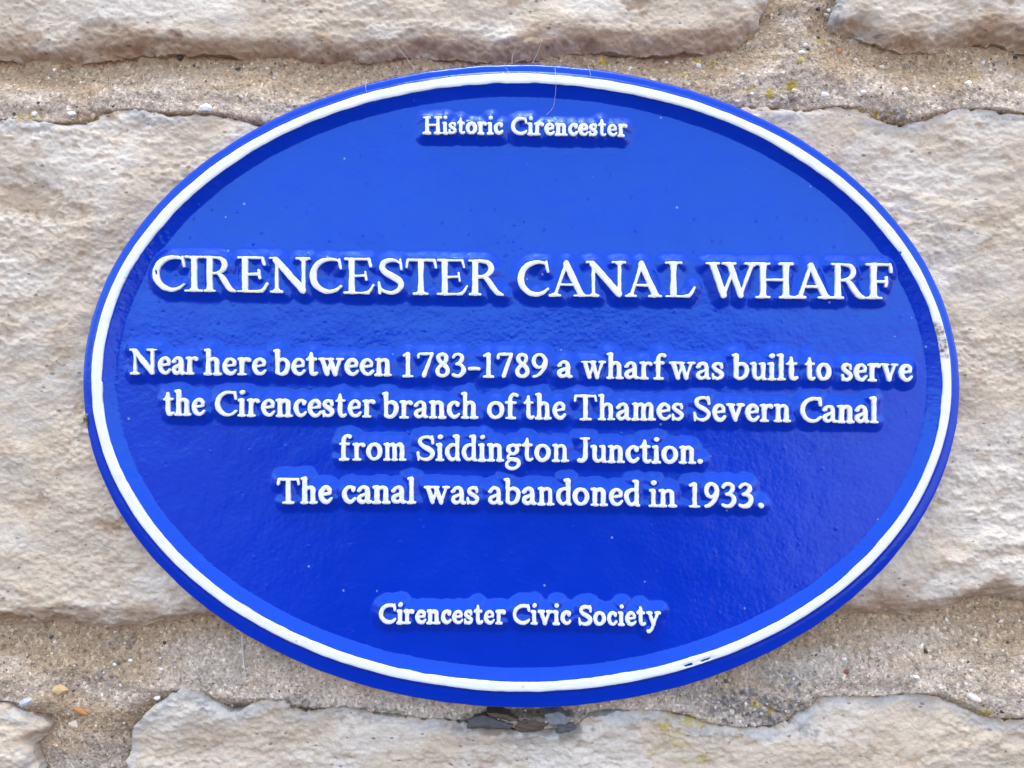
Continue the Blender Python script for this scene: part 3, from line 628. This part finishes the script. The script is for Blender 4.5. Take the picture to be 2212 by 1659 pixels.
# pebbles one can point at: x, y, rx, ry, colour, angle
W_, CR, OR, GR, DK, RD = (.74,.72,.69), (.62,.53,.40), (.42,.19,.06), (.42,.44,.47), (.05,.045,.05), (.25,.075,.045)
PEB = [(444,232,16,9,W_,5),(463,235,6,7,CR,40),(424,226,6,4,CR,0),(70,243,8,6,W_,0),(150,243,9,6,W_,10),(194,245,6,5,CR,0),(374,110,9,9,DK,20),(502,136,7,6,DK,0),(23,242,4,4,DK,0),(147,1576,12,10,CR,20),(163,1544,17,7,OR,25),(50,1521,18,8,GR,-25),(118,1498,17,11,(.5,.36,.17),0),
       (333,1513,8,6,W_,0),(208,1512,4,6,W_,0),(1830,1429,5,5,W_,0),(1832,1455,6,6,RD,0),(1983,1465,8,6,W_,10),(2106,1509,19,7,W_,28),(1583,1540,7,8,CR,0),(2010,1414,5,8,(.10,.05,.045),-20),(2121,1391,6,6,CR,0),(1736,110,8,5,W_,0),(1744,92,6,5,W_,0),(1518,127,7,6,W_,0),(1824,98,6,8,(.5,.22,.09),15),(1795,21,7,4,CR,0),
       (1773,12,5,4,DK,0),(2098,176,8,7,W_,0),(1958,192,7,6,W_,0),(1866,199,6,6,W_,0),(1784,203,9,6,W_,20),(1918,135,9,6,CR,0),(1596,146,5,7,CR,20),(1627,200,5,4,W_,0),(2025,183,4,5,W_,0),(1720,192,8,5,CR,10),(1776,72,4,5,DK,0),(1860,118,5,4,W_,0),(2215,110,6,5,DK,0),(268,1437,6,5,W_,0),(340,1452,5,4,W_,0),(235,1445,5,4,W_,0),(480,1430,4,4,W_,0),(1650,1546,8,6,W_,0),(372,300,0,0,DK,0)]
PEB_MATS = {}
for (x, y, rx, ry, c, ang) in PEB:
    if rx == 0: continue
    rg = np.random.default_rng(int(x*7+y))
    v = BV.copy(); v *= 1+rg.uniform(-.24, .24, (len(v), 1))
    v = v*np.array([rx, ry, min(rx, ry)*.75])
    t = R(ang); v = np.stack([v[:, 0]*math.cos(t)-v[:, 1]*math.sin(t), v[:, 0]*math.sin(t)+v[:, 1]*math.cos(t), v[:, 2]], -1)
    zc = mortar_z(x, y)+min(rx, ry)*.02
    x_, y_ = CX+(x-CX)*SW, CY+(y-CY)*SW
    me = mesh_from('pebble', world_pts(x_+v[:, 0], y_+v[:, 1], zc+v[:, 2]), [BF], False)
    if c not in PEB_MATS: PEB_MATS[c] = mat_plain('pebble', c, .55, .15, 500, .0002)
    link('pebble', me, PEB_MATS[c], mortar)
# ------------------------------------------------------------------ the plaque
PLQ = empty('oval_plaque', 'blue oval cast plaque with raised white lettering and a white border line', 'plaque', (0, .012, 0))
def into_plaque(o): o.location = (0, -.012, 0); return o
OC = (1106+(1125.9-1106)*1.008, 829.5+(834-829.5)*1.008, 950.2*1.008, 698*1.008)
def ring_fields(X, Y):
    do = ellipse_sd(X, Y, 1126.2, 826.5, 929.5, 667.8); di = ellipse_sd(X, Y, 1127.9, 826.0, 908.9, 647.7)
    return do, di
def letters_field(X0, Y0, w_, h_, st, words, mar):
    F = np.full((h_, w_), 99.0)
    for wd in words:
        for l in word_letters(wd): letter_field(F, X0, Y0, st, *l, mar=mar)
    return F
ALLW = [wd for _, ws in LINES for wd in ws]
PST = 1.7
X, Y = grid(160, 2092, 118, 1552, PST)
FL_ = letters_field(160, 118, X.shape[1], X.shape[0], PST, ALLW, 34)
do, di = ring_fields(X, Y)
edge = ellipse_sd(X, Y, *OC)+fbm(X, Y, 40, 40, 2, 5)*.5
wob = fbm(X, Y, 11, 11, 3, 61)*1.6+fbm(X, Y, 40, 40, 2, 63)*1.8
BASE = -16.5
tl = np.clip(1-(FL_+wob*.5)/20, 0, 1); tr = np.clip(1-(-di+wob*.35)/25, 0, 1)
tl = soften(tl, 3)*.96; t = np.maximum(tl, tr); t = t-.035*sstep(0, .12, t)*sstep(.3, .1, t)
z = BASE+np.maximum(10.8*tl, 13.2*tr**1.1)
zin = z+fbm(X, Y, 190, 150, 3, 11)*.7+fbm(X, Y, 34, 30, 3, 13)*.22*(t < .02)
zout = -3.4-7.5*sstep(1, 9, do)-2.5*sstep(12, 34, do)+fbm(X, Y, 60, 60, 2, 15)*.3
zp = np.where(di < 0, zin, np.where(do > 0, zout, -3.4))
e = -edge; rr = 9.0
zp = zp-np.where(e < rr, rr-np.sqrt(np.clip(rr*rr-(rr-np.clip(e, 0, rr))**2, 0, None)), 0)
rg = np.random.default_rng(12)                    # runs, nibs and grit under the paint
for k in range(430):
    a, q = rg.uniform(0, 6.28), math.sqrt(rg.uniform(0, 1))
    px, py = 1126+900*q*math.cos(a), 826+640*q*math.sin(a)
    if k < 150:                                   # most of them along the left, and over the heading
        px, py = rg.choice([rg.uniform(240, 700), rg.uniform(300, 1900)]), rg.uniform(440, 760)
    r, hgt = rg.uniform(2.0, 4.2), rg.choice([1, 1, 1, -1])*rg.uniform(.3, .95)
    i0, j0 = int((px-160)/PST), int((py-118)/PST); m = int(3*r/PST)+1
    s = np.s_[max(0, j0-m):j0+m+1, max(0, i0-m):i0+m+1]
    zp[s] += hgt*np.exp(-((X[s]-px)**2+(Y[s]-py)**2)/(r*r*.8))
plate = into_plaque(relief('plate', X, Y, edge, zp, PST, M_BLUE, PLQ, -45))
# white painted border line
st = 2.0
X, Y = grid(180, 2072, 140, 1512, st)
do, di = ring_fields(X, Y)
ang = np.arctan2(Y-826, X-1126)
nin = fbm(ang*260, ang*0+3, 12, 1, 3, 21)*.9+fbm(ang*260, ang*0, 55, 1, 2, 22)*1.0
nout = fbm(ang*260, ang*0+9, 14, 1, 3, 23)*.6+fbm(ang*260, ang*0+5, 60, 1, 2, 24)*.6
F = np.maximum(do+nout, -(di+nin))
for (px, py, rx, ry, th) in [(1488,1437,10,3.4,-.28),(1526,1425,11,2.6,-.3),(1942,553,3.5,11,.45),(1966,600,4,7,.4)]:   # chips in the white paint
    u = (X-px)*math.cos(th)+(Y-py)*math.sin(th); v = -(X-px)*math.sin(th)+(Y-py)*math.cos(th)
    d = (1-np.hypot(u/rx, v/ry))*min(rx, ry)+fbm(X, Y, 5, 5, 2, 26)*.8
    F = np.maximum(F, d)
zz = 0-1.8*np.clip((5+F)/5, 0, 1)**2+fbm(X, Y, 20, 20, 2, 27)*.25
col = np.ones(X.shape+(3,))
sd = blobs(X, Y, [(2028,716,17,22,1.0),(2036,742,16,26,1.0),(2043,768,14,9,.8)], 33, .5)
lace = sstep(.25, .75, np.abs(fbm(X+Y*.4, Y, 9, 7, 3, 35))*1.4)
col = mixc(col, (.70, .60, .50), sd*.9); col = mixc(col, (.16, .12, .10), sd*(1-sstep(.08, .42, np.abs(fbm(X+Y*.4, Y, 8, 6, 3, 35)))))
col = mixc(col, (.08, .06, .06), blobs(X, Y, [(2034,757,9,5,1.0),(2042,749,6,6,.8)], 39, 1.3))
col = mixc(col, (.66, .68, .68), sstep(-3.2, -.4, F)*sstep(-.1, .6, fbm(X, Y, 50, 50, 3, 47))*.8)
for (px, py) in [(270,600),(2028,870),(1988,640),(1130,1484),(640,1385)]:
    col = mixc(col, (.4, .4, .42), np.exp(-((X-px)**2+(Y-py)**2)/5)*.8)
into_plaque(relief('border', X, Y, F, zz, st, M_RING, PLQ, -4.5, col))
# the words
for lab, ws in LINES:
    line = bpy.data.objects.new('inscription_line', None); C.objects.link(line); line.parent = PLQ; line['label'] = 'raised white '+lab
    line.location = (0, -.012, 0)
    for wd in ws:
        tx, xa, xb, ya, yb, cap = wd[:6]
        st = 1.5 if cap > 70 else 1.25
        x0, x1, y0, y1 = xa-14, xb+14, min(ya, yb)-cap*1.06-14, max(ya, yb)+cap*.34+14
        X, Y = grid(x0, x1, y0, y1, st)
        F = letters_field(x0, y0, X.shape[1], X.shape[0], st, [wd], 10)
        F = F+fbm(X, Y, 9, 9, 3, int(xa))*.5+fbm(X, Y, 26, 26, 2, int(xa)+5)*.5
        if tx == 'CIRENCESTER':
            F = np.maximum(F, (1-np.hypot((X-335.8-(Y-586)*.15)/2.6, (Y-587)/7))*2.6+fbm(X, Y, 4, 4, 2, 3)*.9)
        zz = -1.4*np.clip((4+F)/4, 0, 1)**2+fbm(X, Y, 16, 16, 2, 44)*.3
        relief('word', X, Y, F, zz, st, M_WHITE, line, -11)
# ------------------------------------------------------------------ small things
def tube(name, pts, r, mat, parent=None, sides=5):
    P = np.array(pts, float); n = len(P); V = []; Fq = []
    for i in range(n):
        d = P[min(i+1, n-1)]-P[max(i-1, 0)]; d /= np.linalg.norm(d)+1e-9
        a = np.cross(d, (0, 1, .1)); a /= np.linalg.norm(a)+1e-9; b = np.cross(d, a)
        for k in range(sides):
            t = 2*math.pi*k/sides; V.append(P[i]+r*(math.cos(t)*a+math.sin(t)*b))
    for i in range(n-1):
        for k in range(sides):
            Fq.append((i*sides+k, i*sides+(k+1) % sides, (i+1)*sides+(k+1) % sides, (i+1)*sides+k))
    return link(name, mesh_from(name, np.array(V), [np.array(Fq)]), mat, parent)
def pt(x, y, z):
    s = (DIST-z)/DIST; return ((x-CX)*s*U, -z*U, -(y-CY)*s*U)
M_WEB = mat_plain('cobweb_silk', (.62, .62, .62), .5, .1, 900, .0001)
def thread(pts, label, r=.32):
    P = np.array([pt(*p) for p in pts]); Q = _cr(P, 6)
    j = np.array([[random.uniform(-1, 1)*.35*U for _ in range(3)] for _ in Q]); Q = Q+j
    loc = Q.mean(0)
    o = tube('cobweb_thread', Q-loc, r*U, M_WEB); o.location = loc
    tag(o, label, 'cobweb', 'loose cobweb threads around the plaque')
thread([(821,63,-44),(840,82,-44),(870,115,-46),(897,150,-24)], 'longest cobweb thread, slanting down across the upper joint to the plaque rim left of centre')
thread([(993,33,-40),(994,60,-41),(992,84,-44)], 'short vertical cobweb thread on the cream stone above the plaque')
thread([(1111,92,-46),(1113,104,-52),(1107,120,-54),(1106,136,-20)], 'wavy cobweb thread hanging from the stone to the top middle of the plaque')
thread([(1171,82,-46),(1165,105,-52),(1158,120,-54),(1150,136,-20)], 'leaning cobweb thread just right of the top middle of the plaque')
thread([(1089,138,-18),(1094,148,-9),(1101,158,-6)], 'tiny cobweb thread stuck on the blue rim at the top of the plaque')
thread([(1199,147,-9),(1200,165,1.5),(1201,185,-2),(1199,208,-10),(1194,232,-14),(1180,249,-15)], 'long curled cobweb thread lying over the white border above the small top lettering')
thread([(792,172,-20),(790,188,-8),(792,200,-7)], 'short upright cobweb thread on the blue rim at the upper left')
thread([(523,1372,-44),(524,1400,-58),(526,1430,-60),(531,1466,-52)], 'thick white cobweb strand on the mortar below the lower left rim', 1.3)
thread([(1270,140,-18),(1274,153,-9),(1276,163,-6)], 'faint cobweb thread on the blue rim right of the top middle')
# slate wedged under the plaque
slate = empty('slate_packing', 'broken grey slate packing jammed in the joint under the bottom of the plaque', 'slate', pt(1110, 1575, -62))
M_SL = [mat_plain('grey_slate', (.085, .083, .08), .7, .4, 160, .0012), mat_plain('brown_slate', (.10, .075, .055), .8, .4, 160, .0012), mat_plain('pale_crust', (.19, .20, .205), .9, .4, 300, .0012)]
sl_loc = np.array(slate.location)
def flake(pts, z0, z1, mi, tilt=0):
    P = np.array(pts, float); x0, y0 = P.min(0)-8; x1, y1 = P.max(0)+8
    X, Y = grid(x0, x1, y0, y1, 2.0)
    F = poly_sd(X, Y, pts)+fbm(X, Y, 9, 7, 3, int(x0))*2.4
    Z = z1+tilt*(Y-P[:, 1].mean())+fbm(X, Y, 30, 9, 4, int(y0))*3.2+fbm(X, Y, 8, 6, 3, 3)*1.2-4*np.clip((6+F)/6, 0, 1)**2
    o = relief('slate_flake', X, Y, F, Z, 2.0, M_SL[mi], slate, z0, None, (DIST-z1)/DIST)
    o.location = -sl_loc
flake([(1006,1530),(1130,1532),(1262,1534),(1240,1562),(1200,1570),(1120,1574),(1060,1566),(1020,1560)], -112, -80, 0)
flake([(1012,1556),(1040,1548),(1090,1560),(1108,1570),(1100,1577),(1040,1574),(1008,1575)], -100, -44, 0, .1)
flake([(1052,1540),(1090,1545),(1120,1556),(1100,1560),(1060,1551)], -100, -46, 1, -.2)
flake([(1120,1560),(1160,1556),(1185,1566),(1170,1580),(1130,1586),(1112,1576)], -100, -46, 1)
flake([(1178,1545),(1205,1540),(1228,1550),(1222,1566),(1192,1570),(1176,1560)], -100, -43, 2)
flake([(1205,1566),(1240,1562),(1250,1576),(1225,1586),(1200,1582)], -100, -46, 0, .2)
# moss speck on the rim
def moss():
    Vs, Fs, Cs = [], [], []; n = 0; rg = np.random.default_rng(3); c0 = np.array(pt(187, 907, -14))
    for k in range(26):
        r = rg.uniform(1.6, 3.2)*U; p = np.array(pt(187+rg.normal(0, 2.2), 907+rg.normal(0, 5.5), -13+rg.uniform(0, 3)))-c0
        Vs.append(BV*r+p); Fs.append(BF+n); n += len(BV)
        Cs.append(np.tile(np.array([(.10,.13,.04),(.30,.28,.08),(.05,.06,.03)][rg.integers(3)]), (len(BV), 1)))
    o = link('moss_tuft', mesh_from('moss_tuft', np.concatenate(Vs), [np.concatenate(Fs)], True, np.concatenate(Cs)), M_GRAIN); o.location = c0
    tag(o, 'tiny green moss tuft stuck on the left rim of the blue plaque', 'moss')
moss()
